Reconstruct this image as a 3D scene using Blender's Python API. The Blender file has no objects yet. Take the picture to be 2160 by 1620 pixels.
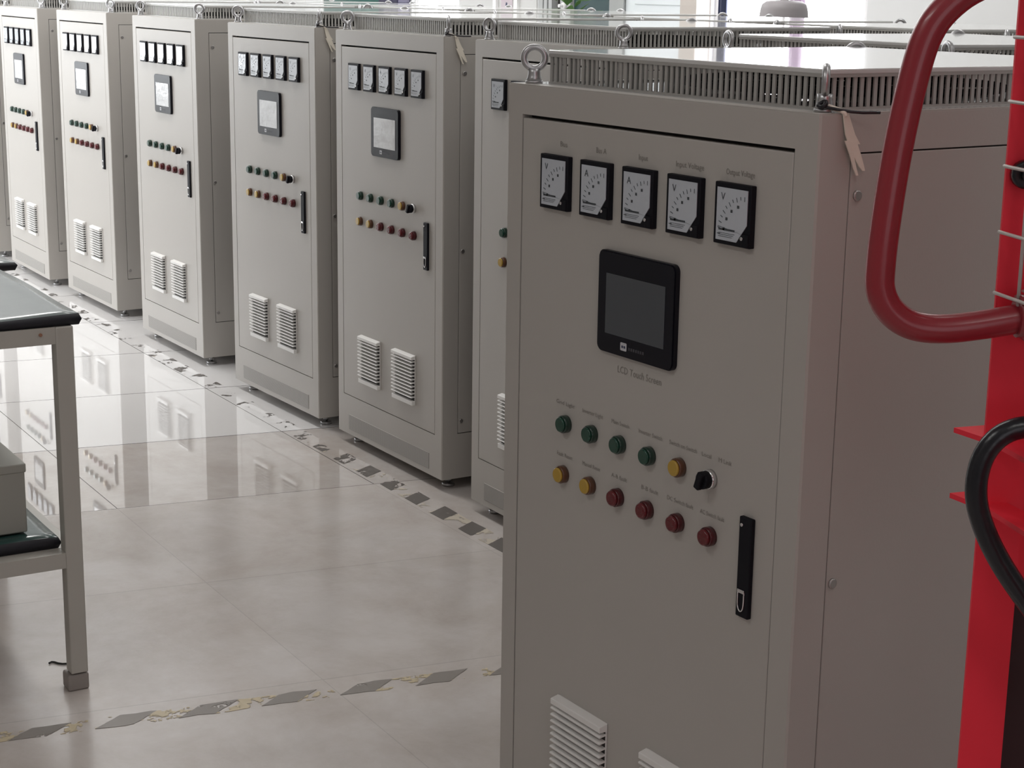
import bpy, bmesh, math, random
from mathutils import Vector, Matrix

random.seed(7)
S = bpy.context.scene
COL = S.collection
PI = math.pi

# ------------------------------------------------------------------ materials
def nodes(m):
    m.use_nodes = True
    nt = m.node_tree
    return nt, nt.nodes, nt.links

def mat(name, col, rough=0.5, metal=0.0, coat=0.0, spec=0.5, bump=0.0, bscale=40.0, var=0.0, vscale=3.0, emit=None, estr=0.0, coat_rough=0.05, coat_ior=1.5):
    m = bpy.data.materials.new(name)
    nt, N, L = nodes(m)
    b = N['Principled BSDF']
    b.inputs['Base Color'].default_value = (*col, 1)
    b.inputs['Roughness'].default_value = rough
    b.inputs['Metallic'].default_value = metal
    b.inputs['Specular IOR Level'].default_value = spec
    b.inputs['Coat Weight'].default_value = coat
    b.inputs['Coat Roughness'].default_value = coat_rough
    b.inputs['Coat IOR'].default_value = coat_ior
    if emit:
        b.inputs['Emission Color'].default_value = (*emit, 1)
        b.inputs['Emission Strength'].default_value = estr
    if var or bump:
        tc = N.new('ShaderNodeTexCoord')
    if var:
        n = N.new('ShaderNodeTexNoise'); n.inputs['Scale'].default_value = vscale; n.inputs['Detail'].default_value = 4
        L.new(tc.outputs['Object'], n.inputs['Vector'])
        mx = N.new('ShaderNodeMix'); mx.data_type = 'RGBA'
        mx.inputs[6].default_value = (*[c * (1 - var) for c in col], 1)
        mx.inputs[7].default_value = (*[min(1, c * (1 + var)) for c in col], 1)
        L.new(n.outputs['Fac'], mx.inputs[0]); L.new(mx.outputs[2], b.inputs['Base Color'])
    if bump:
        n2 = N.new('ShaderNodeTexNoise'); n2.inputs['Scale'].default_value = bscale
        L.new(tc.outputs['Object'], n2.inputs['Vector'])
        bp = N.new('ShaderNodeBump'); bp.inputs['Strength'].default_value = bump; bp.inputs['Distance'].default_value = 0.01
        L.new(n2.outputs['Fac'], bp.inputs['Height']); L.new(bp.outputs['Normal'], b.inputs['Normal'])
        if coat: L.new(bp.outputs['Normal'], b.inputs['Coat Normal'])
    return m

M = {}
M['paint'] = mat('grey_powder_coat', (0.47, 0.445, 0.415), 0.42, var=0.03, vscale=2.5, bump=0.02, bscale=220)
M['lid'] = mat('white_lid_paint', (0.66, 0.66, 0.65), 0.12, coat=0.5)
M['slat'] = mat('grey_slat_paint', (0.40, 0.39, 0.37), 0.4)
M['gap'] = mat('dark_gap', (0.03, 0.028, 0.026), 0.8)
M['kick'] = None
M['steel'] = mat('galvanised_steel', (0.50, 0.50, 0.51), 0.36, metal=1.0, bump=0.02, bscale=120)
M['screw'] = mat('zinc_screw', (0.45, 0.43, 0.42), 0.35, metal=0.8)
M['black'] = mat('black_plastic', (0.006, 0.006, 0.010), 0.55, spec=0.2)
M['black_gloss'] = mat('satin_black_bezel', (0.006, 0.006, 0.011), 0.32, spec=0.25, bump=0.012, bscale=9)
M['dial'] = mat('meter_dial_paper', (0.52, 0.56, 0.62), 0.5, coat=1.0, coat_rough=0.08, coat_ior=2.0, bump=0.05, bscale=45)
M['ink'] = mat('dial_ink', (0.04, 0.05, 0.06), 0.6, coat=0.6)
M['screen'] = mat('dark_lcd', (0.026, 0.036, 0.050), 0.10, coat=0.7, coat_ior=2.0, bump=0.02, bscale=12)
M['film'] = mat('screen_film_with_glare', (0.50, 0.50, 0.51), 0.25, coat=1.0, coat_ior=2.0, coat_rough=0.1, bump=0.12, bscale=35, var=0.12, vscale=25)  # film over the screens; its pale colour also holds their bright reflections
M['green'] = mat('green_lens', (0.003, 0.05, 0.03), 0.18, coat=0.4)
M['amber'] = mat('amber_lens', (0.46, 0.29, 0.035), 0.25, coat=0.4)
M['red'] = mat('red_lens', (0.12, 0.006, 0.010), 0.25, coat=0.3)
M['rim_green'] = mat('green_rim', (0.003, 0.03, 0.018), 0.25, coat=0.4)
M['rim_amber'] = mat('amber_rim', (0.10, 0.035, 0.012), 0.3, coat=0.4)
M['rim_red'] = mat('red_rim', (0.07, 0.004, 0.007), 0.25, coat=0.2)
M['chrome'] = mat('chrome', (0.75, 0.75, 0.76), 0.12, metal=1.0)
M['louver'] = mat('white_louver_plastic', (0.84, 0.83, 0.81), 0.38)
M['text'] = mat('printed_lettering', (0.27, 0.25, 0.225), 0.6)
M['logo'] = mat('white_logo_print', (0.55, 0.55, 0.58), 0.5)
M['logo2'] = mat('grey_logo_print', (0.06, 0.06, 0.07), 0.5)
M['tag'] = mat('pale_plastic_strip', (0.80, 0.74, 0.64), 0.5, var=0.1, vscale=20)
M['tie'] = mat('black_tie', (0.012, 0.010, 0.014), 0.4)
M['wood_dark'] = mat('dark_rubber_core', (0.010, 0.010, 0.016), 0.55, bump=0.1, bscale=30)
M['mat_top'] = mat('grey_green_mat_sheet', (0.20, 0.235, 0.235), 0.22, var=0.08, vscale=6, bump=0.12, bscale=8)
M['mat_green'] = mat('dark_green_mat_sheet', (0.020, 0.055, 0.05), 0.18, var=0.1, vscale=8, bump=0.2, bscale=14)
M['frame'] = mat('cream_table_paint', (0.46, 0.44, 0.40), 0.4, var=0.05, vscale=9)
M['rubber'] = mat('grey_foot_plastic', (0.30, 0.27, 0.25), 0.6)
M['boxgrey'] = mat('grey_box_paint', (0.34, 0.335, 0.30), 0.5)
M['redpaint'] = mat('red_lift_paint', (0.88, 0.036, 0.062), 0.55, spec=0.25, var=0.06, vscale=5, bump=0.03, bscale=60)
M['redgloss'] = mat('red_handle_paint', (0.27, 0.016, 0.026), 0.34, coat=0.25, coat_rough=0.12, bump=0.015, bscale=50)
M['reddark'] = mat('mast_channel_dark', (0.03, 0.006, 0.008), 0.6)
M['wire'] = mat('white_wire_coating', (0.60, 0.56, 0.53), 0.35)
M['hose'] = mat('black_rubber_hose', (0.008, 0.008, 0.012), 0.28, bump=0.06, bscale=90)
M['wall'] = mat('white_wall_paint', (0.74, 0.75, 0.75), 0.8, var=0.02, vscale=1.0)
M['wallgrey'] = mat('pale_grey_wall_paint', (0.60, 0.60, 0.59), 0.7)
M['wallbeige'] = mat('grey_beige_wall_paint', (0.42, 0.40, 0.38), 0.8)
M['ceil'] = mat('ceiling_paint', (0.78, 0.78, 0.77), 0.85)
M['whiteframe'] = mat('white_frame_paint', (0.82, 0.82, 0.82), 0.4)
M['greyframe'] = mat('grey_aluminium_frame', (0.42, 0.43, 0.43), 0.4)
M['beige'] = mat('beige_column_paint', (0.55, 0.50, 0.46), 0.6)
M['navy'] = mat('navy_strip', (0.035, 0.045, 0.10), 0.5)
M['lilac'] = mat('lilac_curtain_cloth', (0.55, 0.42, 0.58), 0.8)
M['teal'] = mat('dark_teal_glass', (0.03, 0.065, 0.07), 0.1)
M['leaf'] = mat('leaf_green', (0.09, 0.20, 0.05), 0.5, var=0.3, vscale=6)
M['pot'] = mat('clay_pot', (0.32, 0.16, 0.10), 0.7)
M['greenboard'] = mat('dark_green_board', (0.015, 0.09, 0.075), 0.5)
M['darkbox'] = mat('dark_violet_box', (0.02, 0.015, 0.05), 0.4)
M['lampshade'] = mat('grey_lamp_enamel', (0.30, 0.28, 0.29), 0.5)
M['palepanel'] = mat('pale_blue_white_panel', (0.78, 0.83, 0.86), 0.4)

def emission(name, col, strength):
    m = bpy.data.materials.new(name)
    nt, N, L = nodes(m)
    N.remove(N['Principled BSDF'])
    e = N.new('ShaderNodeEmission'); e.inputs[0].default_value = (*col, 1); e.inputs[1].default_value = strength
    L.new(e.outputs[0], N['Material Output'].inputs[0])
    return m
FILL_RIGHT = 1.25
CEIL = 11.0
LIGHT_SIDE = 7.0
LIGHT_FRONT = 4.6
LIGHT_BACK = 9.0
M['sky_side'] = emission('daylit_pane_side', (0.93, 0.97, 1.0), LIGHT_SIDE)
M['sky_front'] = emission('daylit_pane_front', (0.95, 0.98, 1.0), LIGHT_FRONT)
M['sky_back'] = emission('daylit_pane_back', (0.97, 0.97, 1.0), LIGHT_BACK)

def perforated(name, col):
    m = bpy.data.materials.new(name); nt, N, L = nodes(m); b = N['Principled BSDF']
    b.inputs['Roughness'].default_value = 0.5
    tc = N.new('ShaderNodeTexCoord'); v = N.new('ShaderNodeTexVoronoi'); v.inputs['Scale'].default_value = 210; v.inputs['Randomness'].default_value = 0.0
    L.new(tc.outputs['Object'], v.inputs['Vector'])
    r = N.new('ShaderNodeMath'); r.operation = 'GREATER_THAN'; r.inputs[1].default_value = 0.42
    L.new(v.outputs['Distance'], r.inputs[0])
    mx = N.new('ShaderNodeMix'); mx.data_type = 'RGBA'
    mx.inputs[6].default_value = (*[c * 0.5 for c in col], 1); mx.inputs[7].default_value = (*col, 1)
    L.new(r.outputs[0], mx.inputs[0]); L.new(mx.outputs[2], b.inputs['Base Color'])
    return m
M['kick'] = perforated('perforated_sheet', (0.43, 0.41, 0.385))

def floor_material():
    m = bpy.data.materials.new('polished_tile'); nt, N, L = nodes(m); b = N['Principled BSDF']
    tc = N.new('ShaderNodeTexCoord'); sx = N.new('ShaderNodeSeparateXYZ'); L.new(tc.outputs['Object'], sx.inputs[0])
    def mth(op, a, bb=None):
        n = N.new('ShaderNodeMath'); n.operation = op
        for i, v in enumerate((a, bb)):
            if v is None: continue
            if isinstance(v, (int, float)): n.inputs[i].default_value = v
            else: L.new(v, n.inputs[i])
        return n.outputs[0]
    # joints run slightly askew to the cabinet row
    u = mth('ADD', mth('SUBTRACT', sx.outputs[0], mth('MULTIPLY', sx.outputs[1], 0.165)), 2.965 + 40 * 0.81)
    v = mth('ADD', mth('ADD', sx.outputs[1], mth('MULTIPLY', sx.outputs[0], 0.006)), 1.03 + 40 * 0.87)
    def line(c, per, w):
        f = mth('MODULO', c, per)
        d = mth('MINIMUM', f, mth('SUBTRACT', per, f))
        return mth('LESS_THAN', d, w)
    ln = mth('MAXIMUM', line(u, 0.81, 0.0026), line(v, 0.87, 0.0015))
    # the tiles of the walked part of the aisle have lost their polish
    worn = N.new('ShaderNodeMapRange'); worn.inputs[1].default_value = 41 * 0.81 - 0.004; worn.inputs[2].default_value = 41 * 0.81 + 0.004
    L.new(u, worn.inputs[0]); worn = worn.outputs[0]
    veined = N.new('ShaderNodeMapRange'); veined.inputs[1].default_value = 40 * 0.81 - 0.004; veined.inputs[2].default_value = 40 * 0.81 + 0.004
    L.new(u, veined.inputs[0]); veined = veined.outputs[0]
    ln = mth('MULTIPLY', ln, mth('SUBTRACT', 1.0, mth('MULTIPLY', worn, 0.85)))
    cu = mth('FLOOR', mth('DIVIDE', u, 0.81)); cv = mth('FLOOR', mth('DIVIDE', v, 0.87))
    cb = N.new('ShaderNodeCombineXYZ'); L.new(cu, cb.inputs[0]); L.new(cv, cb.inputs[1])
    wn = N.new('ShaderNodeTexWhiteNoise'); L.new(cb.outputs[0], wn.inputs[0])
    n1 = N.new('ShaderNodeTexNoise'); n1.inputs['Scale'].default_value = 1.6; n1.inputs['Detail'].default_value = 8; n1.inputs['Roughness'].default_value = 0.65
    L.new(tc.outputs['Object'], n1.inputs['Vector'])
    ramp = N.new('ShaderNodeValToRGB')
    ramp.color_ramp.elements[0].position = 0.3; ramp.color_ramp.elements[0].color = (0.58, 0.545, 0.52, 1)
    ramp.color_ramp.elements[1].position = 0.72; ramp.color_ramp.elements[1].color = (0.72, 0.685, 0.67, 1)
    L.new(n1.outputs['Fac'], ramp.inputs[0])
    mx0 = N.new('ShaderNodeMix'); mx0.data_type = 'RGBA'; mx0.blend_type = 'MULTIPLY'; mx0.inputs[0].default_value = 0.05
    L.new(ramp.outputs[0], mx0.inputs[6]); L.new(wn.outputs['Value'], mx0.inputs[7])
    # white painted into far tiles for reflected light; the worn ones carry brown veining
    nv = N.new('ShaderNodeTexNoise'); nv.inputs['Scale'].default_value = 3.0; nv.inputs['Detail'].default_value = 9; nv.inputs['Roughness'].default_value = 0.7; nv.inputs['Distortion'].default_value = 0.3
    L.new(tc.outputs['Object'], nv.inputs['Vector'])
    vr = N.new('ShaderNodeValToRGB'); vr.color_ramp.elements[0].position = 0.35; vr.color_ramp.elements[0].color = (0.84, 0.79, 0.75, 1); vr.color_ramp.elements[1].position = 0.62; vr.color_ramp.elements[1].color = (1.0, 0.99, 0.99, 1)
    L.new(nv.outputs['Fac'], vr.inputs[0])
    mv = N.new('ShaderNodeMix'); mv.data_type = 'RGBA'; mv.blend_type = 'MULTIPLY'; L.new(mth('MULTIPLY', veined, 0.9), mv.inputs[0])
    L.new(mx0.outputs[2], mv.inputs[6]); L.new(vr.outputs[0], mv.inputs[7])
    glare_mix = N.new('ShaderNodeMix'); glare_mix.data_type = 'RGBA'; glare_mix.inputs[7].default_value = (0.88, 0.87, 0.875, 1); L.new(mth('MULTIPLY', mth('SUBTRACT', 1.0, veined), 0.85), glare_mix.inputs[0]); L.new(mv.outputs[2], glare_mix.inputs[6])
    mx = N.new('ShaderNodeMix'); mx.data_type = 'RGBA'; mx.inputs[7].default_value = (0.03, 0.027, 0.025, 1)
    L.new(glare_mix.outputs[2], mx.inputs[6]); L.new(ln, mx.inputs[0]); L.new(mx.outputs[2], b.inputs['Base Color'])
    n2 = N.new('ShaderNodeTexNoise'); n2.inputs['Scale'].default_value = 0.9; n2.inputs['Detail'].default_value = 5
    L.new(tc.outputs['Object'], n2.inputs['Vector'])
    mr = N.new('ShaderNodeMapRange'); mr.inputs[1].default_value = 0.3; mr.inputs[2].default_value = 0.7; mr.inputs[3].default_value = 0.015; mr.inputs[4].default_value = 0.045
    L.new(n2.outputs['Fac'], mr.inputs[0])
    rg = mth('ADD', mth('ADD', mr.outputs[0], mth('MULTIPLY', worn, 0.17)), mth('MULTIPLY', ln, 0.12)); L.new(rg, b.inputs['Roughness'])
    n3 = N.new('ShaderNodeTexNoise'); n3.inputs['Scale'].default_value = 2.2; n3.inputs['Detail'].default_value = 1
    L.new(tc.outputs['Object'], n3.inputs['Vector'])
    bp = N.new('ShaderNodeBump'); bp.inputs['Strength'].default_value = 0.012; bp.inputs['Distance'].default_value = 0.02
    L.new(n3.outputs['Fac'], bp.inputs['Height']); L.new(bp.outputs['Normal'], b.inputs['Normal'])
    b.inputs['IOR'].default_value = 2.7
    L.new(mth('MULTIPLY', mth('SUBTRACT', 1.0, mth('MULTIPLY', ln, 0.9)), mth('SUBTRACT', 0.5, mth('MULTIPLY', worn, 0.32))), b.inputs['Specular IOR Level'])
    return m

def tape_material(name, period, slant, worn_from=None, phase=0.0, wear=0.5, yel=(.56, .49, .38), blk=(.14, .125, .115)):
    """black and yellow hazard tape along local x; worn patches let the floor show."""
    m = bpy.data.materials.new(name); nt, N, L = nodes(m); b = N['Principled BSDF']
    tc = N.new('ShaderNodeTexCoord'); sx = N.new('ShaderNodeSeparateXYZ'); L.new(tc.outputs['Object'], sx.inputs[0])
    def mth(op, a, bb=None):
        n = N.new('ShaderNodeMath'); n.operation = op
        for i, v in enumerate((a, bb)):
            if v is None: continue
            if isinstance(v, (int, float)): n.inputs[i].default_value = v
            else: L.new(v, n.inputs[i])
        return n.outputs[0]
    nz = N.new('ShaderNodeTexNoise'); nz.inputs['Scale'].default_value = 30; nz.inputs['Detail'].default_value = 3
    L.new(tc.outputs['Object'], nz.inputs['Vector'])
    c = mth('ADD', mth('ADD', sx.outputs[0], mth('MULTIPLY', sx.outputs[1], slant)), 100 * period + phase)
    c = mth('ADD', c, mth('MULTIPLY', nz.outputs['Fac'], 0.012))
    dark = mth('LESS_THAN', mth('MODULO', c, period), period * 0.46)
    mx = N.new('ShaderNodeMix'); mx.data_type = 'RGBA'
    mx.inputs[6].default_value = (*yel, 1); mx.inputs[7].default_value = (*blk, 1)
    L.new(dark, mx.inputs[0])
    L.new(mx.outputs[2], b.inputs['Base Color']); b.inputs['Roughness'].default_value = 0.45
    nw = N.new('ShaderNodeTexNoise'); nw.inputs['Scale'].default_value = 14; nw.inputs['Detail'].default_value = 6; nw.inputs['Roughness'].default_value = 0.7
    L.new(tc.outputs['Object'], nw.inputs['Vector'])
    # more wear away from the near end, and more on the yellow than on the black
    th = mth('ADD', mth('MULTIPLY', dark, -0.13), wear)
    if worn_from is not None:
        mr = N.new('ShaderNodeMapRange'); mr.inputs[1].default_value = worn_from[0]; mr.inputs[2].default_value = worn_from[1]; mr.inputs[3].default_value = 0.0; mr.inputs[4].default_value = 0.16
        L.new(sx.outputs[0], mr.inputs[0]); th = mth('ADD', th, mr.outputs[0])
    keep = mth('GREATER_THAN', nw.outputs['Fac'], th)
    tr = N.new('ShaderNodeBsdfTransparent'); ms = N.new('ShaderNodeMixShader')
    L.new(keep, ms.inputs[0]); L.new(tr.outputs[0], ms.inputs[1]); L.new(b.outputs[0], ms.inputs[2])
    L.new(ms.outputs[0], N['Material Output'].inputs[0])
    return m

# ------------------------------------------------------------------ mesh helpers
class MB:
    def __init__(self): self.bm = bmesh.new(); self.mi = 0
    def _new(self, f0):
        for f in self.bm.faces[f0:] if False else [f for f in self.bm.faces if f.index < 0 or f.index >= f0]: f.material_index = self.mi
    def _mark(self, faces, smooth=False):
        for f in faces:
            f.material_index = self.mi; f.smooth = smooth
    def box(self, x0, x1, y0, y1, z0, z1, bev=0.0, seg=2, rot=None, piv=None):
        vs = [self.bm.verts.new(Vector((x, y, z))) for x in (x0, x1) for y in (y0, y1) for z in (z0, z1)]
        idx = ((0, 1, 3, 2), (4, 6, 7, 5), (0, 4, 5, 1), (2, 3, 7, 6), (0, 2, 6, 4), (1, 5, 7, 3))
        fs = [self.bm.faces.new([vs[i] for i in q]) for q in idx]
        self._mark(fs)
        if rot is not None:
            p = Vector(piv) if piv else Vector(((x0 + x1) / 2, (y0 + y1) / 2, (z0 + z1) / 2))
            for v in vs: v.co = rot @ (v.co - p) + p
        if bev:
            es = list({e for f in fs for e in f.edges})
            r = bmesh.ops.bevel(self.bm, geom=es, offset=bev, segments=seg, affect='EDGES', profile=0.5)
            for f in r['faces']: f.material_index = self.mi; f.smooth = True
        return vs
    def cyl(self, c, r, h, axis='z', n=24, r2=None, bev=0.0):
        c = Vector(c); r2 = r if r2 is None else r2
        ax = {'x': Vector((1, 0, 0)), 'y': Vector((0, 1, 0)), 'z': Vector((0, 0, 1))}[axis] if isinstance(axis, str) else Vector(axis).normalized()
        t = ax.orthogonal().normalized(); s = ax.cross(t)
        prof = [(r, 0), (r2, h)]
        if bev: prof = [(r, 0), (r2, h - bev), (r2 - bev * 0.35, h - bev * 0.35), (r2 - bev, h)]
        rings = []
        for rr, hh in prof:
            rings.append([self.bm.verts.new(c + ax * hh + (t * math.cos(2 * PI * i / n) + s * math.sin(2 * PI * i / n)) * rr) for i in range(n)])
        fs = []
        for a, b2 in zip(rings, rings[1:]):
            for i in range(n):
                fs.append(self.bm.faces.new((a[i], a[(i + 1) % n], b2[(i + 1) % n], b2[i])))
        self._mark(fs, True)
        caps = [self.bm.faces.new(rings[0][::-1]), self.bm.faces.new(rings[-1])]
        self._mark(caps)
    def torus(self, c, R, r, normal, n=28, m=10, a0=0.0, a1=2 * PI):
        c = Vector(c); nrm = Vector(normal).normalized(); t = nrm.orthogonal().normalized(); s = nrm.cross(t)
        if abs(nrm.z) < 0.9: s = Vector((0, 0, 1)); t = s.cross(nrm).normalized()
        full = abs(a1 - a0 - 2 * PI) < 1e-6
        cnt = n if full else n + 1
        rings = []
        for i in range(cnt):
            a = a0 + (a1 - a0) * i / n
            d = t * math.cos(a) + s * math.sin(a)
            rings.append([self.bm.verts.new(c + d * (R + r * math.cos(2 * PI * j / m)) + nrm * r * math.sin(2 * PI * j / m)) for j in range(m)])
        fs = []
        for i in range(n):
            A, B = rings[i], rings[(i + 1) % cnt]
            for j in range(m): fs.append(self.bm.faces.new((A[j], B[j], B[(j + 1) % m], A[(j + 1) % m])))
        self._mark(fs, True)
    def tube(self, pts, r, n=16, smooth_iter=0, caps=True):
        pts = [Vector(p) for p in pts]
        for _ in range(smooth_iter):
            q = [pts[0]]
            for a, b in zip(pts, pts[1:]): q += [a * 0.75 + b * 0.25, a * 0.25 + b * 0.75]
            q.append(pts[-1]); pts = q
        rad = r if callable(r) else (lambda t: r)
        up = None; rings = []
        for i, p in enumerate(pts):
            d = (pts[min(i + 1, len(pts) - 1)] - pts[max(i - 1, 0)]).normalized()
            if up is None: up = d.orthogonal().normalized()
            up = (up - d * up.dot(d)).normalized(); s = d.cross(up); rr = rad(i / (len(pts) - 1))
            rings.append([self.bm.verts.new(p + (up * math.cos(2 * PI * j / n) + s * math.sin(2 * PI * j / n)) * rr) for j in range(n)])
        fs = []
        for A, B in zip(rings, rings[1:]):
            for j in range(n): fs.append(self.bm.faces.new((A[j], A[(j + 1) % n], B[(j + 1) % n], B[j])))
        self._mark(fs, True)
        if caps: self._mark([self.bm.faces.new(rings[0][::-1]), self.bm.faces.new(rings[-1])])
    def poly(self, pts, depth_vec, bev=0.0):
        """extruded polygon"""
        dv = Vector(depth_vec)
        a = [self.bm.verts.new(Vector(p)) for p in pts]; b = [self.bm.verts.new(Vector(p) + dv) for p in pts]
        n = len(pts)
        fs = [self.bm.faces.new(a[::-1]), self.bm.faces.new(b)] + [self.bm.faces.new((a[i], a[(i + 1) % n], b[(i + 1) % n], b[i])) for i in range(n)]
        self._mark(fs)
    def lathe(self, prof, c, n=32):
        c = Vector(c); rings = []
        for rr, hh in prof:
            rings.append([self.bm.verts.new(c + Vector((rr * math.cos(2 * PI * i / n), rr * math.sin(2 * PI * i / n), hh))) for i in range(n)])
        fs = []
        for A, B in zip(rings, rings[1:]):
            for i in range(n): fs.append(self.bm.faces.new((A[i], A[(i + 1) % n], B[(i + 1) % n], B[i])))
        self._mark(fs, True)
        self._mark([self.bm.faces.new(rings[0][::-1]), self.bm.faces.new(rings[-1])])
    def mesh(self, name, mats):
        bmesh.ops.recalc_face_normals(self.bm, faces=self.bm.faces)
        me = bpy.data.meshes.new(name); self.bm.to_mesh(me); self.bm.free()
        for m in (mats if isinstance(mats, (list, tuple)) else [mats]): me.materials.append(m)
        return me
    def build(self, name, mats, parent=None):
        return link(name, self.mesh(name, mats), parent)

def link(name, me, parent=None):
    o = bpy.data.objects.new(name, me); COL.objects.link(o)
    if parent: o.parent = parent
    return o
def tag(o, label=None, cat=None, group=None, kind=None):
    if label: o['label'] = label
    if cat: o['category'] = cat
    if group: o['group'] = group
    if kind: o['kind'] = kind
    return o
def empty(name, loc, rz=0.0):
    o = bpy.data.objects.new(name, None); COL.objects.link(o); o.location = loc; o.rotation_euler = (0, 0, rz)
    o.empty_display_size = 0.1
    return o
def copy_tree(o, parent=None):
    c = o.copy(); COL.objects.link(c)
    if parent: c.parent = parent
    for ch in o.children: copy_tree(ch, c)
    return c
def text_bm(mb, body, x, z, size, y, width=None, align='LEFT'):
    cu = bpy.data.curves.new('lettering', 'FONT'); cu.body = body; cu.size = size; cu.align_x = align; cu.resolution_u = 2
    o = bpy.data.objects.new('lettering', cu); COL.objects.link(o)
    dg = bpy.context.evaluated_depsgraph_get(); dg.update()
    me = bpy.data.meshes.new_from_object(o.evaluated_get(dg))
    bpy.data.objects.remove(o); bpy.data.curves.remove(cu)
    xs = [v.co.x for v in me.vertices] or [0]
    k = 1.0
    if width: k = width / (max(xs) - min(xs))
    vs = [mb.bm.verts.new((x + v.co.x * k, y, z + v.co.y)) for v in me.vertices]
    for p in me.polygons:
        try:
            f = mb.bm.faces.new([vs[i] for i in p.vertices]); f.material_index = mb.mi
        except ValueError: pass
    bpy.data.meshes.remove(me)

# ------------------------------------------------------------------ camera
C = Vector((2.9562, -2.7024, 1.7018)); YAW, PITCH, ROLL, FPX = -1.02627, -0.22981, 0.015022, 3613.4
fw = Vector((math.sin(YAW) * math.cos(PITCH), math.cos(YAW) * math.cos(PITCH), math.sin(PITCH)))
r0 = Vector((math.cos(YAW), -math.sin(YAW), 0)); u0 = r0.cross(fw)
rt = r0 * math.cos(ROLL) + u0 * math.sin(ROLL); up = -r0 * math.sin(ROLL) + u0 * math.cos(ROLL)
cam = bpy.data.cameras.new('camera'); cam.sensor_width = 36; cam.lens = 36 * FPX / 2160; cam.clip_start = 0.05; cam.clip_end = 100
co = bpy.data.objects.new('camera', cam); COL.objects.link(co)
co.matrix_world = Matrix(((rt.x, up.x, -fw.x, C.x), (rt.y, up.y, -fw.y, C.y), (rt.z, up.z, -fw.z, C.z), (0, 0, 0, 1)))
S.camera = co

# ------------------------------------------------------------------ room shell
X0, X1, Y0, Y1, ZC = -11.0, 5.0, -4.4, 3.6, 3.3
def struct(name, mb, mats, parent=None):
    o = mb.build(name, mats, parent)
    if parent is None: o['kind'] = 'structure'
    return o
b = MB(); b.box(X0 - .2, X1 + .2, Y0 - .2, Y1 + .2, -.1, 0); struct('floor', b, floor_material())
b = MB(); b.box(X0 - .2, X1 + .2, Y0 - .2, Y1 + .2, ZC, ZC + .1); struct('ceiling', b, M['ceil'])

def wall_with_holes(name, axis, pos, a0, a1, holes, m, thick=0.2, sign=1):
    """wall in the plane axis=pos; holes = (a_start, a_end, z0, z1) sorted"""
    b = MB()
    def bx(s, e, z0, z1):
        if e - s < 1e-4 or z1 - z0 < 1e-4: return
        if axis == 'y': b.box(s, e, min(pos, pos + thick * sign), max(pos, pos + thick * sign), z0, z1)
        else: b.box(min(pos, pos + thick * sign), max(pos, pos + thick * sign), s, e, z0, z1)
    cur = a0
    for s, e, z0, z1 in holes:
        bx(cur, s, 0, ZC); bx(s, e, 0, z0); bx(s, e, z1, ZC); cur = e
    bx(cur, a1, 0, ZC)
    return struct(name, b, m)

BW = [(-9.02, -8.27, 0.9, 2.7), (-7.18, -6.19, 0.0, 2.25), (-6.15, -5.54, 0.0, 2.2), (-5.26, -3.93, 0.9, 2.7)]
wall_with_holes('wall_back', 'y', Y1, X0 - .2, X1 + .2, BW, M['wall'])
LW = [(-3.5, -1.4, 0.85, 2.9)]
wall_with_holes('wall_left', 'x', X0, Y0, Y1, LW, M['wall'], sign=-1)
FW = [(-10.4, -8.4, 0.25, 2.7), (-8.1, -6.1, 0.25, 2.7)]
wall_with_holes('wall_front', 'y', Y0, X0 - .2, X1 + .2, FW, M['wallbeige'], sign=-1)
RW = [(-4.1, -0.9, 0.85, 2.8)]
wall_with_holes('wall_right', 'x', X1, Y0, Y1, RW, M['wallbeige'])
b = MB(); b.box(X0, X1, Y1 - .012, Y1 - 0.0005, 0, .1)
struct('baseboard_back', b, M['wallgrey'])

def window(n, axis, pos, s, e, z0, z1, sky, sign, mull=1):
    root = empty('window_%d' % n, ((s + e) / 2, pos, z0) if axis == 'y' else (pos, (s + e) / 2, z0)); root['kind'] = 'structure'
    def bx(b, a0, a1, d0, d1, zz0, zz1):
        d0, d1 = d0 * sign, d1 * sign
        c = (s + e) / 2
        if axis == 'y': b.box(a0 - c, a1 - c, min(d0, d1), max(d0, d1), zz0 - z0, zz1 - z0)
        else: b.box(min(d0, d1), max(d0, d1), a0 - c, a1 - c, zz0 - z0, zz1 - z0)
    f = MB(); w = .05
    bx(f, s, s + w, .03, .12, z0, z1); bx(f, e - w, e, .03, .12, z0, z1); bx(f, s + w, e - w, .03, .12, z0, z0 + w); bx(f, s + w, e - w, .03, .12, z1 - w, z1)
    for k in range(mull):
        m = s + (e - s) * (k + 1) / (mull + 1); bx(f, m - .03, m + .03, .04, .11, z0 + w, z1 - w)
    f.build('window_frame', M['whiteframe'], root)
    g = MB(); bx(g, s, e, .14, .15, z0, z1); g.build('pane', sky, root)
    sl = MB(); bx(sl, s - .03, e + .03, -.06, .03, z0 - .03, z0 - .002); sl.build('window_sill', M['whiteframe'], root)
    return root
n = 1
window(1, 'y', Y1, -9.02, -8.27, .9, 2.7, M['sky_back'], 1, 1)
window(2, 'y', Y1, -5.26, -3.93, .9, 2.7, M['sky_back'], 1, 0)
window(3, 'x', X0, -3.5, -1.4, .85, 2.9, M['sky_side'], -1, 2)
window(4, 'y', Y0, -10.4, -8.4, .25, 2.7, M['sky_front'], -1, 2)
window(5, 'y', Y0, -8.1, -6.1, .25, 2.7, M['sky_front'], -1, 2)

M['fill_pane'] = emission('added_fill_pane_right', (0.97, 0.96, 1.0), FILL_RIGHT)
window(6, 'x', X1, -4.1, -0.9, .85, 2.8, M['fill_pane'], 1, 2)  # unseen window added as fill for the cabinet sides and red mast

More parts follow.
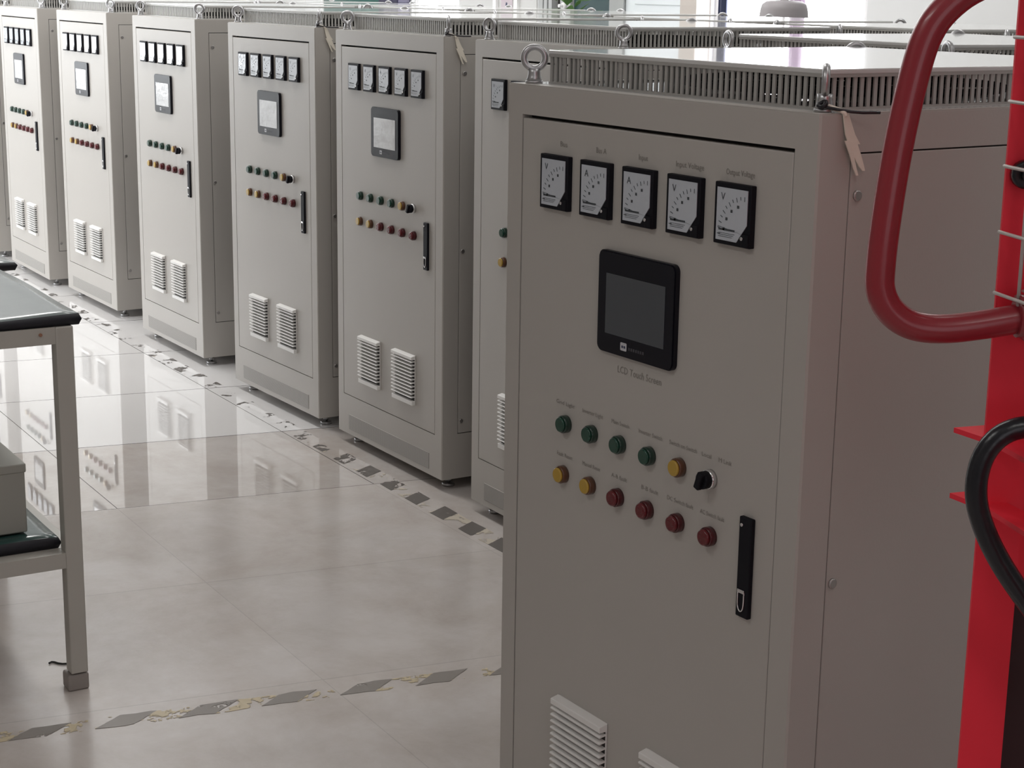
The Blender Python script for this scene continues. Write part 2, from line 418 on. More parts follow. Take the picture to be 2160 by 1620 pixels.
# glazed door with dark glass
root = empty('door_1', (-6.685, Y1, 0)); root['kind'] = 'structure'
f = MB()
for a, c in ((-.495, -.44), (-.425, -.385), (-.365, -.325)): f.box(a, c, .0, .1, 0, 2.25)
f.box(-.25, -.125, .02, .09, 0, 2.2); f.box(.362, .495, .0, .1, 0, 2.25); f.box(-.495, .495, .0, .1, 2.2, 2.25); f.box(-.125, .362, .02, .09, 0, .25)
f.build('door_frame', M['greyframe'], root)
g = MB(); g.box(-.125, .362, .05, .06, .25, 2.2); g.build('door_glass', M['teal'], root)
g = MB(); g.box(-.325, -.25, .05, .08, 0, 2.2); g.build('door_gap', M['gap'], root)
g = MB(); g.cyl((-.19, .0, 1.56), .022, .02, 'y', 16); g.cyl((-.19, -.03, 1.56), .012, .05, 'y', 12); g.build('door_knob', M['whiteframe'], root)
# white panelled door
root = empty('door_2', (-5.845, Y1, 0)); root['kind'] = 'structure'
f = MB(); f.box(-.305, .305, .01, .06, 0, 2.2)
f.box(-.20, .29, .002, .012, 1.585, 2.1, bev=.004); f.box(-.20, .29, .002, .012, .2, 1.45, bev=.004)
f.build('door_leaf', M['palepanel'], root)
f = MB(); f.box(-.345, -.305, -.01, .1, 0, 2.25); f.box(.305, .40, -.01, .1, 0, 2.25); f.build('door_frame', M['greyframe'], root)
# beige column between the doors and the window
b = MB(); b.box(-5.43, -5.27, Y1 - .10, Y1, 0, ZC); struct('pillar', b, M['beige'])
# trims on the back wall: the pale grey wall panel and the two white battens
b = MB(); b.box(-8.27, -7.19, Y1 - .008, Y1 - .0005, .1, 2.6); struct('trim_1', b, M['wallgrey'])
b = MB(); b.box(-7.745, -7.70, Y1 - .03, Y1 - .0085, .1, 2.6); struct('trim_2', b, M['whiteframe'])
b = MB(); b.box(-7.455, -7.41, Y1 - .03, Y1 - .0085, .1, 2.6); struct('trim_3', b, M['whiteframe'])

# notice on the wall between the battens
root = empty('wall_notice', (-7.58, Y1 - .0085, 1.52)); tag(root, 'pale wall notice with a dark arrow between two white battens on the back wall', 'sign')
b = MB(); b.box(-.075, .075, -.004, 0, 0, .3); b.build('notice_sheet', mat('notice_paper', (.55, .48, .52), .7), root)
b = MB(); b.poly([(-.02, -.0045, .0), (.02, -.0045, .0), (.008, -.0045, .05), (-.008, -.0045, .05)], (0, -.001, 0)); b.poly([(-.02, -.0045, .12), (.025, -.0045, .12), (0, -.0045, .07)], (0, -.001, 0)); b.build('notice_print', M['navy'], root)
# curtains at window 2
def curtain(name, x0, x1, m, label):
    b = MB(); pts = []
    n = max(8, int((x1 - x0) / .012))
    yb = Y1 - .06
    a = []
    for i in range(n + 1):
        x = x0 + (x1 - x0) * i / n; y = yb + .014 * math.sin(i * 1.25)
        a.append((x, y))
    back = [(x, y + .006) for x, y in a[::-1]]
    b.poly([(x, y, .7) for x, y in a + back], (0, 0, 2.15))
    return tag(b.build(name, m), label, 'curtain')
curtain('curtain', -5.115, -5.03, M['navy'], 'narrow navy blue curtain at the left side of the bright window')
curtain('curtain', -4.48, -4.355, M['lilac'], 'lilac curtain gathered in folds in the middle of the bright window')

# board and dark box on the back wall
root = empty('notice_board', (-10.0, Y1, 1.53)); tag(root, 'dark green board with white frame hanging on the back wall', 'board')
b = MB(); b.box(-.56, .58, -.03, -.002, 0, .9); b.build('board_panel', M['greenboard'], root)
b = MB(); b.box(-.60, -.56, -.04, -.002, -.02, .94); b.box(.58, .615, -.04, -.002, -.02, .94); b.box(-.56, .58, -.04, -.002, -.02, 0); b.box(-.56, .58, -.04, -.002, .9, .94); b.build('board_frame', M['whiteframe'], root)
root = empty('wall_box', (-9.2, Y1, 1.515)); tag(root, 'dark violet switch box beside the green board on the back wall', 'box')
b = MB(); b.box(-.16, .16, -.12, -.002, .02, .34, bev=.01); b.build('housing', M['darkbox'], root)
b = MB(); b.box(-.15, .18, -.13, -.002, 0, .02); b.build('bracket', M['gap'], root)

# pendant lamp and plant
root = empty('pendant_lamp', (-3.52, 2.7, 1.545)); tag(root, 'grey pendant lamp hanging before the bright window', 'lamp')
b = MB(); b.lathe([(.118, 0), (.118, .008), (.112, .055), (.105, .078), (.085, .092), (.02, .098), (.02, .11)], (0, 0, 0)); b.build('lamp_shade', M['lampshade'], root)
b = MB(); b.cyl((0, 0, .105), .006, ZC - 1.545 - .105, 'z', 10); b.build('cord', M['whiteframe'], root)
root = empty('potted_plant', (-6.28, 3.25, 0)); tag(root, 'green leafy plant in front of the dark glass door', 'plant')
b = MB(); b.lathe([(.13, 0), (.17, .3), (.18, .32), (.165, .32), (.15, .28)], (0, 0, 0), 24); b.build('pot', M['pot'], root)
b = MB(); b.tube([(0, 0, .25), (.01, 0, .7), (-.01, .01, 1.2), (0, 0, 1.55)], .015, 8, 1); b.build('stem', M['leaf'], root)
b = MB(); rnd = random.Random(3)
for k in range(90):
    z = rnd.uniform(.75, 1.85); a = rnd.uniform(0, 2 * PI); l = rnd.uniform(.09, .19); rr = rnd.uniform(.02, .10)
    base = Vector((math.cos(a) * rr, math.sin(a) * rr, z)); d = Vector((math.cos(a), math.sin(a), rnd.uniform(-.3, .9))).normalized(); s = d.cross(Vector((0, 0, 1))).normalized() * l * .22
    nn = d.cross(s).normalized() * .002
    pts = [base, base + d * l * .4 + s, base + d * l, base + d * l * .4 - s]
    b.poly(pts, nn)
b.build('foliage', M['leaf'], root)

b = MB(); b.box(-4.85, -4.65, Y0, -1.42, 0, ZC); struct('added_light_blocker', b, M['wallbeige'])  # unseen wall added to keep left window light off the nearer cabinets

# ------------------------------------------------------------------ floor tape
def tape(name, p, q, w, m, label):
    d = Vector((q[0] - p[0], q[1] - p[1], 0)); L = d.length
    b = MB(); n = 60
    rnd = random.Random(len(label))
    lo = []; hi = []
    for i in range(n + 1):
        lo.append((L * i / n, -w / 2 + rnd.uniform(-.004, .004), .0004)); hi.append((L * i / n, w / 2 + rnd.uniform(-.004, .004), .0004))
    for i in range(n):
        f = b.bm.faces.new([b.bm.verts.new(v) for v in (lo[i], lo[i + 1], hi[i + 1], hi[i])])
    bmesh.ops.remove_doubles(b.bm, verts=b.bm.verts, dist=1e-5)
    r = bmesh.ops.extrude_face_region(b.bm, geom=list(b.bm.faces))
    for v in r['geom']:
        if isinstance(v, bmesh.types.BMVert): v.co.z += .0006
    o = b.build(name, m); o.location = (p[0], p[1], 0); o.rotation_euler = (0, 0, math.atan2(d.y, d.x))
    return tag(o, label, 'tape', 'hazard tape on the floor')
tape('floor_tape', (-.10, -.097), (-7.4, -.088), .075, tape_material('row_hazard_tape', .187, .55, (1.5, 3.0), .05, .515, (.60, .54, .45), (.14, .125, .115)), 'worn black and yellow hazard tape along the row of grey cabinets')
tape('floor_tape', (-.80, -2.05), (-.44, .0), .058, tape_material('aisle_hazard_tape', .196, -1.1, None, .10, .53, (.58, .49, .33), (.25, .225, .205)), 'worn black and yellow hazard tape crossing the aisle past the table foot')

# bits of litter
b = MB(); b.tube([(0, 0, .003), (.004, .012, .003), (.03, .0, .003), (.05, .006, .003)], .0025, 6, 1)
o = b.build('wire_scrap', M['gap']); o.location = (-1.13, -1.59, 0); o.rotation_euler = (0, 0, .9)
tag(o, 'tiny dark bent wire scrap on the tiles beside the table foot', 'wire')

# ------------------------------------------------------------------ the cabinet
W, D, H, LEG = .8, .84, 1.531, .04
CH = .058
paint = M['paint']
ME = {}
def me(name, mb, mats): ME[name] = mb.mesh(name, mats); return ME[name]

b = MB()
b.mi = 1
b.box(.0046, .7954, .020, .834, .19, 1.478)               # dark core seen only in the seams
b.mi = 0
bv = .0025
def prism(pts, z0, z1): b.poly([(x, y, z0) for x, y in pts], (0, 0, z1 - z0))
c_ = .003
plan = [(c_, 0), (.8 - c_, 0), (.8, c_), (.8, D), (0, D), (0, c_)]
prism(plan, LEG, .1895); prism(plan, 1.4785, H - .003)                                       # plinth and head
prism([(c_ + .002, .002), (.8 - c_ - .002, .002), (.798, c_ + .002), (.798, D - .002), (.002, D - .002), (.002, c_ + .002)], H - .003, H - .0005)
prism([(c_, 0), (.047, 0), (.047, .061), (0, .061), (0, c_)], .1895, 1.4785)                 # corner stiles
prism([(.751, 0), (.8 - c_, 0), (.8, c_), (.8, .061), (.751, .061)], .1895, 1.4785)
b.mi = 2; b.box(.012, .788, .03, D - .012, H - .002, H)                                      # roof sheet
b.mi = 0
for x0, x1 in ((0, .0045), (.7955, .8)):
    b.box(x0, x1, .777, .835, .1895, 1.4785)
    b.box(x0, x1, .061, .777, 1.4745, 1.4785); b.box(x0, x1, .061, .777, .1895, .1975)
b.box(.0, .8, .835, D, .1895, 1.4785)
me('body', b, [paint, M['gap'], M['lid']])
b = MB(); b.box(.0492, .7488, .0, .0185, .1915, 1.4725, bev=.0022); me('door', b, paint)
b = MB(); b.box(.089, .711, -.0012, .004, .06, .117, bev=.0008); me('kick_grille', b, M['kick'])
b = MB(); b.box(.7952, .8, .0635, .7745, .2, 1.472, bev=.0015); me('side_panel', b, paint)
b = MB(); b.cyl((0, 0, 0), .008, .004, 'x', 14, bev=.002); me('screw', b, M['screw'])

# panel meter, built about its centre on the door plane, front toward -y
mw, mh, mt = .0415, .0465, .010
b = MB(); b.box(-mw, mw, -mt, .0005, -mh, mh, bev=.0015); b.box(mw - .016, mw - .001, -mt - .003, -mt + .001, -mh + .001, -mh + .02, bev=.001)
b.mi = 1; b.cyl((mw - .014, -mt - .0025, -mh + .014), .0028, .002, (0, -1, 0), 12)
me('meter_case', b, [M['black'], M['chrome']])
face = [(-mw + .0075, mh - .0075), (mw - .006, mh - .0075), (mw - .006, -mh + .034), (mw - .028, -mh + .0065), (-mw + .0075, -mh + .0065)]
def dial_mesh(glyph, seed):
    rnd = random.Random(seed)
    b = MB(); b.poly([(x, -mt - .0004, z) for x, z in face], (0, -.0012, 0))
    b.mi = 1; yy = -mt - .0019
    px, pz = mw - .012, -mh + .016
    for i in range(11):
        a = PI * .5 + PI * .5 * i / 10
        R0, R1 = (.055, .060) if i % 2 else (.053, .060)
        dx, dz = math.cos(a), math.sin(a); tx, tz = -dz, dx
        q = [(px + dx * R0 + tx * .0005, yy, pz + dz * R0 + tz * .0005), (px + dx * R1 + tx * .0005, yy, pz + dz * R1 + tz * .0005), (px + dx * R1 - tx * .0005, yy, pz + dz * R1 - tz * .0005), (px + dx * R0 - tx * .0005, yy, pz + dz * R0 - tz * .0005)]
        q = [p for p in q]
        if all(-mw + .008 < p[0] < mw - .007 and p[2] < mh - .008 for p in q): b.poly(q, (0, -.0002, 0))
    for i in range(4):
        a = PI * (.60 + .115 * i); R = .046
        cx, cz = px + math.cos(a) * R, pz + math.sin(a) * R
        b.box(cx - .0022, cx + .0022, yy - .0002, yy, cz - .0022, cz + .0022)
    text_bm(b, glyph, -mw + .017, mh - .026, .016, yy - .0002)
    b.box(-mw + .014, mw - .032, yy - .0002, yy, -mh + .0215, -mh + .0245)
    for k in range(3): b.box(-mw + .014, mw - .038 + .003 * k, yy - .0002, yy, -mh + .012 + .0026 * k, -mh + .0126 + .0026 * k)
    # needle
    b.poly([(px - .004, yy, pz + .004), (-mw + .012, yy, pz + .011), (-mw + .012, yy, pz + .0116)], (0, -.0003, 0))
    return b.mesh('meter_dial', [M['dial'], M['ink']])
ME['dialA'] = dial_mesh('A', 1); ME['dialV'] = dial_mesh('V', 2)
METER_X = [.1615, .2795, .397, .5145, .632]; METER_Z = 1.3705

# touch screen
hx0, hx1, hz0, hz1, ht = .298, .503, 1.104, 1.275, .010
def rrect(x0, x1, z0, z1, r, n=6):
    pts = []
    for cx, cz, a0 in ((x1 - r, z1 - r, 0), (x0 + r, z1 - r, PI / 2), (x0 + r, z0 + r, PI), (x1 - r, z0 + r, 1.5 * PI)):
        for i in range(n + 1):
            a = a0 + PI / 2 * i / n; pts.append((cx + r * math.cos(a), cz + r * math.sin(a)))
    return pts
b = MB(); b.poly([(x, -ht + .002, z) for x, z in rrect(hx0, hx1, hz0, hz1, .012)], (0, ht - .0015, 0)); b.poly([(x, -ht, z) for x, z in rrect(hx0 + .002, hx1 - .002, hz0 + .002, hz1 - .002, .011)], (0, .0025, 0))
me('touch_screen', b, M['black_gloss'])
b = MB(); b.box(.322, .480, -ht - .0006, -ht + .001, 1.137, 1.238); me('display', b, M['screen'])
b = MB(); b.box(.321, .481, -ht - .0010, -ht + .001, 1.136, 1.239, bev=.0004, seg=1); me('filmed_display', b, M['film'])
b = MB(); yy = -ht - .0004
b.poly([(x, yy, z) for x, z in rrect(.366, .383, 1.115, 1.1285, .002, 3)], (0, -.0003, 0))
b.mi = 1
b.box(.3695, .3735, yy - .0006, yy - .0003, 1.1195, 1.1235); b.box(.3755, .3795, yy - .0006, yy - .0003, 1.1195, 1.1235)
b.mi = 2
for k in range(7): b.box(.388 + k * .0062, .3925 + k * .0062, yy - .0003, yy, 1.118, 1.123)
me('logo', b, [M['logo'], M['navy'], M['logo2']])

# buttons
def button(name, colr, rim, dome):
    b = MB(); b.cyl((0, .0005, 0), .0158, .013, (0, -1, 0), 28, bev=.0022); ME[name + '_rim'] = b.mesh('button_collar', rim)
    b = MB()
    if dome:
        b.cyl((0, -.0125, 0), .0135, .006, (0, -1, 0), 28, bev=.003)
        for a in range(3): b.cyl((math.cos(a * 2.09) * .006, -.018, math.sin(a * 2.09) * .006), .003, .0012, (0, -1, 0), 10, bev=.001)
    else:
        b.cyl((0, -.0125, 0), .0132, .004, (0, -1, 0), 28, bev=.0018)
    ME[name] = b.mesh('lens', colr)
button('green', M['green'], M['rim_green'], False); button('amber', M['amber'], M['rim_amber'], False); button('red', M['red'], M['rim_red'], True)
b = MB(); b.cyl((0, .0005, 0), .0158, .010, (0, -1, 0), 28, bev=.002); ME['sel_rim'] = b.mesh('button_collar', M['chrome'])
b = MB(); b.cyl((0, -.009, 0), .0142, .012, (0, -1, 0), 24, bev=.002); b.box(-.006, .006, -.028, -.018, -.0145, .0145, bev=.002, rot=Matrix.Rotation(.35, 3, 'Y')); ME['sel'] = b.mesh('selector_knob', M['black'])
GX = [.2025, .281, .361, .442, .521, .598]; RX = [.198, .279, .360, .4415, .522, .603]; GZ, RZ = .951, .8585

# lock
b = MB(); b.box(.678, .7065, -.008, .0005, .753, .914, bev=.002); me('door_lock', b, M['black'])
b = MB()
pts = [(.6835, .795), (.6835, .775), (.6855, .766), (.6905, .762), (.6955, .766), (.6975, .775), (.6975, .795)]
b.tube([(x, -.0088, z) for x, z in pts], .0013, 8, 1); b.box(.6825, .6985, -.0105, -.0075, .7925, .7985, bev=.001)
me('latch', b, M['chrome'])
b = MB(); b.cyl((.6855, -.0075, .9015), .0028, .0025, (0, -1, 0), 10); me('lock_screw', b, M['chrome'])

# louvre: a stack of sloping blades under a thick cap
b = MB(); lx, lz0, lz1, lt = .152, .264, .441, .018
b.box(.002, lx - .002, -.003, .0005, lz0, lz1, bev=.001)
def blade(za, zb, zc, zd, y0=-.0015, y1=-lt):
    # (y0: back edge, za top / zb bottom; y1: front edge, zc top / zd bottom)
    b.poly([(0, y0, za), (0, y1 + .002, zc + .0006), (0, y1, zc - .0006), (0, y1, zd), (0, y0, zb)], (lx, 0, 0))
blade(lz1, lz1 - .014, lz1 - .004, lz1 - .014)
ns = 11
for k in range(ns):
    zt = lz1 - .0190 - k * .0126
    blade(zt, zt - .0025, zt - .0020, zt - .0048)
b.box(0, lx, -lt + .003, -.002, lz0, lz0 + .016, bev=.0015)
b.mi = 1; b.box(.003, lx - .003, -.0038, -.0028, lz0 + .012, lz1 - .010)
me('louvre', b, [M['louver'], M['gap']])

# roof cage
ci, cf = .0508, .0546; cy1 = D - cf
b = MB(); hb = .049
for k in range(52):
    x = ci + .003 + (W - 2 * ci - .006) * k / 51
    for y0 in (cf, cy1 - .003): b.box(x - .0034, x + .0034, y0, y0 + .003, H + .001, H + hb)
for k in range(54):
    y = cf + .003 + (cy1 - cf - .006) * k / 53
    for x0 in (ci, W - ci - .003): b.box(x0, x0 + .003, y - .0034, y + .0034, H + .001, H + hb)
for z0, z1 in ((H, H + .003), (H + .046, H + .051)):
    b.box(ci - .002, W - ci + .002, cf - .002, cf + .008, z0, z1); b.box(ci - .002, W - ci + .002, cy1 - .008, cy1 + .002, z0, z1)
    b.box(ci - .002, ci + .008, cf + .008, cy1 - .008, z0, z1); b.box(W - ci - .008, W - ci + .002, cf + .008, cy1 - .008, z0, z1)
me('vent_cage', b, M['slat'])
b = MB(); b.box(ci - .003, W - ci + .003, cf - .003, cy1 + .003, H + .0505, H + CH, bev=.002); me('cage_lid', b, M['lid'])
b = MB(); b.torus((W / 2, D / 2, H + .012), .27, .006, (0, 0, 1), 40, 8); b.torus((W / 2, D / 2, H + .012), .17, .004, (0, 0, 1), 32, 6)
for k in range(6):
    a = k * PI / 3; b.box(-.27, .27, -.004, .004, -.003, .003) if False else b.tube([(W / 2, D / 2, H + .012), (W / 2 + .27 * math.cos(a), D / 2 + .27 * math.sin(a), H + .012)], .004, 6)
me('fan_guard', b, M['black'])

# eyebolt (origin at its base)
b = MB(); b.cyl((0, 0, -.0008), .0155, .005, 'z', 20, bev=.001); b.lathe([(.0145, .004), (.0122, .010), (.0108, .018), (.0115, .025)], (0, 0, 0), 18); b.torus((0, 0, .0435), .0188, .0058, (0, -1, 0), 30, 12)
me('eyebolt', b, M['steel'])
# levelling foot
b = MB(); b.cyl((0, 0, 0), .022, .010, 'z', 20, bev=.002); b.cyl((0, 0, .01), .006, .031, 'z', 12); b.cyl((0, 0, .018), .012, .006, 'z', 6)
me('levelling_foot', b, M['steel'])

def face_angle(px, py):
    """bolt turned so that its ring faces the given point"""
    return math.atan2(py, px) + PI / 2

def cabinet(loc, rz, label, group, bolts, full=True, big=False):
    t = empty('electrical_cabinet', loc, rz); tag(t, label, 'cabinet', group)
    link('body', ME['body'], t)
    cg = link('vent_cage', ME['vent_cage'], t); link('cage_lid', ME['cage_lid'], cg); link('fan_guard', ME['fan_guard'], cg)
    for (x, y), a in zip(((.034, .032), (.770, .034), (.034, .806), (.768, .806)), bolts):
        o = link('eyebolt', ME['eyebolt'], t); o.location = (x, y, H); o.rotation_euler = (0, 0, a - rz)
    if not full:
        return t
    sp = link('side_panel', ME['side_panel'], t)
    for yy, zz in ((.078, 1.413), (.075, .827), (.074, .242)):
        o = link('screw', ME['screw'], sp); o.location = (.7998, yy, zz)
    d = link('door', ME['door'], t)
    link('kick_grille', ME['kick_grille'], t)
    for i, x in enumerate(METER_X):
        m = link('panel_meter', ME['meter_case'], t); m.location = (x, 0, METER_Z)
        link('meter_dial', ME['dialV' if i in (0, 3, 4) else 'dialA'], m)
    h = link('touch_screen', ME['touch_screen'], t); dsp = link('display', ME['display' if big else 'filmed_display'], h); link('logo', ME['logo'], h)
    for xs, z, cols in ((GX, GZ, ('green',) * 4 + ('amber', 'sel')), (RX, RZ, ('amber', 'amber') + ('red',) * 4)):
        for x, c in zip(xs, cols):
            if c == 'sel':
                s = link('selector_switch', ME['sel_rim'], t); link('knob', ME['sel'], s)
                s['label'] = 'black selector switch with a metal collar'
            else:
                s = link('push_button', ME[c + '_rim'], t); link('lens', ME[c], s)
                s['label'] = {'green': 'green push button', 'amber': 'yellow push button', 'red': 'red push button'}[c]
            s.location = (x, 0, z)
    k = link('door_lock', ME['door_lock'], t); link('latch', ME['latch'], k); link('lock_screw', ME['lock_screw'], k)
    for x in (.197, .461):
        l = link('louvre', ME['louvre'], t); l.location = (x, 0, 0)
    for x, y in ((.06, .06), (.74, .06), (.06, .78), (.74, .78)):
        o = link('levelling_foot', ME['levelling_foot'], t); o.location = (x, y, 0)
    return t

FACE = math.atan2(-.855, .518) * 0 + math.radians(60)     # ring square on to the aisle end
EDGE = math.radians(-30)
G1 = 'grey control cabinets of the front row'
row = [
    (-8.46, .0, 0.0, 'grey cabinet at the far end of the row, only its side showing', (FACE, FACE)),
    (-7.3206, -.0048, -.00865, 'farthest fully lit grey control cabinet, cut by the left edge, behind the second table', (FACE, FACE - .4)),
    (-6.2595, .0167, .0138, 'grey control cabinet second from the left, next to the cut-off one', (FACE, FACE - .3)),
    (-4.9937, .0004, .00734, 'grey control cabinet third from the left in the front row', (FACE - .3, FACE)),
    (-3.7584, -.0185, .02816, 'grey control cabinet fourth from the left with a pale strip on its eyebolt', (FACE, EDGE)),
    (-2.7863, .0066, .01022, 'grey control cabinet fifth from the left, nearest one of the row seen whole', (FACE + .1, EDGE)),
    (-1.7585, -.0004, -.00692, 'grey control cabinet mostly hidden behind the big foreground cabinet', (FACE - .6, FACE)),
    (-.4700, -.075, .0, 'grey cabinet directly behind the foreground cabinet, only its slotted roof cage showing', (EDGE + .35, EDGE + .2)),
    (.58, -.05, .0, 'grey cabinet behind the red lift, only a piece of its slotted roof cage showing', (FACE, FACE)),
]
cabs = []
for x, y, a, lab, bl in row:
    cabs.append(cabinet((x, y, 0), a, lab, G1, (*bl, FACE, EDGE)))
FX, FY, FA = .3157, -1.12, .03607
front_cab = cabinet((FX, FY, 0), FA, 'large grey control cabinet in the foreground with two rows of buttons', 'grey control cabinets', (FACE - .05, EDGE - .19, FACE, EDGE + .5), True, True)

# printed lettering on the foreground door
door_f = [c for c in front_cab.children if c.name.split('.')[0] == 'door'][0]
def lab(body, x0, x1, z, size):
    b = MB(); text_bm(b, body, x0, z, size, -.0006, width=x1 - x0); b.build('lettering', M['text'], door_f)
lab('Bus', .165, .186, 1.432, .013); lab('Bus A', .270, .298, 1.4305, .013); lab('Input', .386, .41, 1.4295, .013)
lab('Input Voltage', .482, .550, 1.428, .013); lab('Output Voltage', .603, .668, 1.428, .013)
lab('LCD Touch Screen', .346, .464, 1.073, .017)
for body, x0, x1 in (('Grid Light', .170, .225), ('Inverter Light', .249, .309), ('Main Switch', .334, .383), ('Inverter Switch', .409, .472), ('Switch on Switch', .491, .561), ('Local', .573, .596), ('M Link', .614, .645)): lab(body, x0, x1, .983, .0105)
for body, x0, x1 in (('Fault Reset', .175, .222), ('Manual Reset', .253, .305), ('A-B fault', .338, .382), ('B-B fault', .421, .466), ('DC Switch fault', .490, .557), ('AC Switch fault', .575, .634)): lab(body, x0, x1, .8895, .0105)

# second row of cabinets behind: only their roof cages and eyebolts show above the first row
G2 = 'grey cabinets of the rear row'
row2 = [(-6.5, 'second-row grey cabinet, farthest left roof cage behind the front row'),
        (-5.5, 'second-row grey cabinet behind the third front cabinet, roof cage showing'),
        (-4.5, 'second-row grey cabinet with roof cage showing beyond the fourth front cabinet'),
        (-3.5, 'second-row grey cabinet with roof cage showing beyond the fifth front cabinet'),
        (-2.48, 'second-row grey cabinet with roof cage below the white panelled door'),
        (-1.51, 'second-row grey cabinet with roof cage below the bright window'),
        (-.50, 'second-row grey cabinet, roof cage seen either side of the red tube'),
        (.50, 'second-row grey cabinet at the right, roof cage beside the red mast')]
for i, (x, lb) in enumerate(row2):
    cabinet((x, .925 + .01 * ((i * 7) % 3 - 1), 0), 0, lb, G2, (FACE + .2 * i, EDGE, FACE - .5, FACE), full=False)

# ------------------------------------------------------------------ strips tied to eyebolts
def strip(loc, rz, label, k=1.0, flip=1):
    t = empty('tied_strip', loc, rz); tag(t, label, 'strip', 'pale strips tied to eyebolts')
    b = MB()
    b.tube([(0, -.012, .010), (.008, -.014, .006), (.016, -.012, .011), (.008, -.006, .016), (0, -.012, .010)], .0035, 8, 1)
    b.tube([(.012, -.012, .008), (.024, -.006, .006), (.045, .02, .001), (.060, .05, .0015)], .0022, 8, 1)
    b.build('cable_tie', M['tie'], t)
    b = MB()
    def ribbon(pts, w0, w1):
        pts = [Vector(p) for p in pts]; n = len(pts); A = []; B = []
        for i, p in enumerate(pts):
            w = w0 + (w1 - w0) * i / (n - 1)
            A.append(p + Vector((0, -w / 2, 0))); B.append(p + Vector((0, w / 2, 0)))
        th = Vector((.0018, 0, 0))
        b.poly(A + B[::-1], th)
    x = .034
    ribbon([(x, .008, .0), (x, .013, -.014), (x + .001, .018, -.030), (x + .002, .026, -.044)], .010, .022)
    ribbon([(x + .0022, .020, -.040), (x + .003, .032, -.060), (x + .003, .041, -.075), (x + .003, .046, -.082)], .020, .005)
    ribbon([(x + .004, .010, -.038), (x + .004, .020, -.058), (x + .004, .028, -.078), (x + .004, .033, -.088)], .009, .004)
    b.tube([(.006, -.008, .010), (.020, 0, .006), (x, .006, .002), (x + .001, .009, -.004)], .0035, 8, 1)
    b.build('strip_tail', M['tag'], t)
    return t
def on_cab(x, y, a, lx, ly):
    return (x + lx * math.cos(a) - ly * math.sin(a), y + lx * math.sin(a) + ly * math.cos(a), H)
strip(on_cab(FX, FY, FA, .770, .034), FA, 'pale plastic strip with black tie hanging from the foreground cabinet eyebolt')
strip(on_cab(row[5][0], row[5][1], row[5][2], .770, .034), row[5][2], 'pale strip hanging from the eyebolt of the fifth cabinet in the row')
strip(on_cab(row[4][0], row[4][1], row[4][2], .770, .034), row[4][2], 'pale strip hanging from the eyebolt of the fourth cabinet in the row')

# ------------------------------------------------------------------ work tables
def table(loc, label, inset=0.0):
    """origin on the floor below the corner nearest the cabinets and the camera; runs to -x and -y"""
    t = empty('work_table', loc); tag(t, label, 'table', 'cream metal work tables')
    L_, Wd, tw = .866, .76, .042
    for x in (-tw - inset, -L_):
        for y in (-tw, -Wd):
            g = MB(); g.box(x, x + tw, y, y + tw, .045, .908, bev=.003); lg = g.build('leg', M['frame'], t)
            ft = MB(); ft.box(x - .010, x + tw - .002, y - .008, y + tw + .002, 0, .042, bev=.005); ft.build('foot', M['rubber'], lg)
    for z0, z1, nm in ((.868, .908, 'top_rail'), (.318, .356, 'shelf_rail')):
        g = MB()
        g.box(-L_ + tw, -tw, -tw, -.004, z0, z1); g.box(-L_ + tw, -tw, -Wd, -Wd + tw, z0, z1)
        g.box(-tw + .002, -.002, -Wd + tw, -tw, z0, z1); g.box(-L_, -L_ + tw, -Wd + tw, -tw, z0, z1)
        g.build(nm, M['frame'], t)
    g = MB(); g.box(-L_ + .01, -.01, -Wd + .01, -.01, .9, .908); g.build('table_board', M['frame'], t)
    g = MB(); g.box(-L_ + tw, -tw, -Wd + tw, -tw, .346, .357); g.build('shelf_board', M['frame'], t)
    g = MB(); g.cyl((-.004, -.022 - .055, .893), .004, .006, 'x', 10); g.build('rivet', M['pot'], t)
    return t
def rubber_mat(x0, x1, y0, y1, z, h, m, label, seed):
    """padded sheet with a wavy top edge"""
    rnd = random.Random(seed); nx, ny = 24, 24
    b = MB(); ph = rnd.uniform(0, 6)
    def top(i, j):
        x = x0 + (x1 - x0) * i / nx; y = y0 + (y1 - y0) * j / ny
        dz = .0022 * math.sin(9 * x + ph) + .003 * math.sin(13 * y + 1.7 * ph)
        ex = min(i, nx - i) / nx; ey = min(j, ny - j) / ny
        e = 0 if min(ex, ey) > 0.001 else -.004
        return Vector((x, y, z + h + dz + e))
    T = [[b.bm.verts.new(top(i, j)) for j in range(ny + 1)] for i in range(nx + 1)]
    b.mi = 1
    for i in range(nx):
        for j in range(ny):
            f = b.bm.faces.new((T[i][j], T[i + 1][j], T[i + 1][j + 1], T[i][j + 1])); f.material_index = 1; f.smooth = True
    rim = [T[i][0] for i in range(nx + 1)] + [T[nx][j] for j in range(1, ny + 1)] + [T[i][ny] for i in range(nx - 1, -1, -1)] + [T[0][j] for j in range(ny - 1, 0, -1)]
    cx, cy = (x0 + x1) / 2, (y0 + y1) / 2
    mid = [b.bm.verts.new((v.co.x + (.006 if v.co.x > cx else -.006) * (abs(v.co.x - cx) > (x1 - x0) * .499), v.co.y + (.006 if v.co.y > cy else -.006) * (abs(v.co.y - cy) > (y1 - y0) * .499), z + h * .5)) for v in rim]
    low = [b.bm.verts.new((v.co.x, v.co.y, z + .0005)) for v in rim]
    nn = len(rim)
    for A, B in ((mid, rim), (low, mid)):
        for k in range(nn):
            f = b.bm.faces.new((A[k], A[(k + 1) % nn], B[(k + 1) % nn], B[k])); f.material_index = 0; f.smooth = True
    f = b.bm.faces.new(low[::-1]); f.material_index = 0
    bmesh.ops.recalc_face_normals(b.bm, faces=b.bm.faces)
    return tag(b.build('rubber_mat', [M['wood_dark'], m]), label, 'mat')
TX, TY = -.930, -1.549
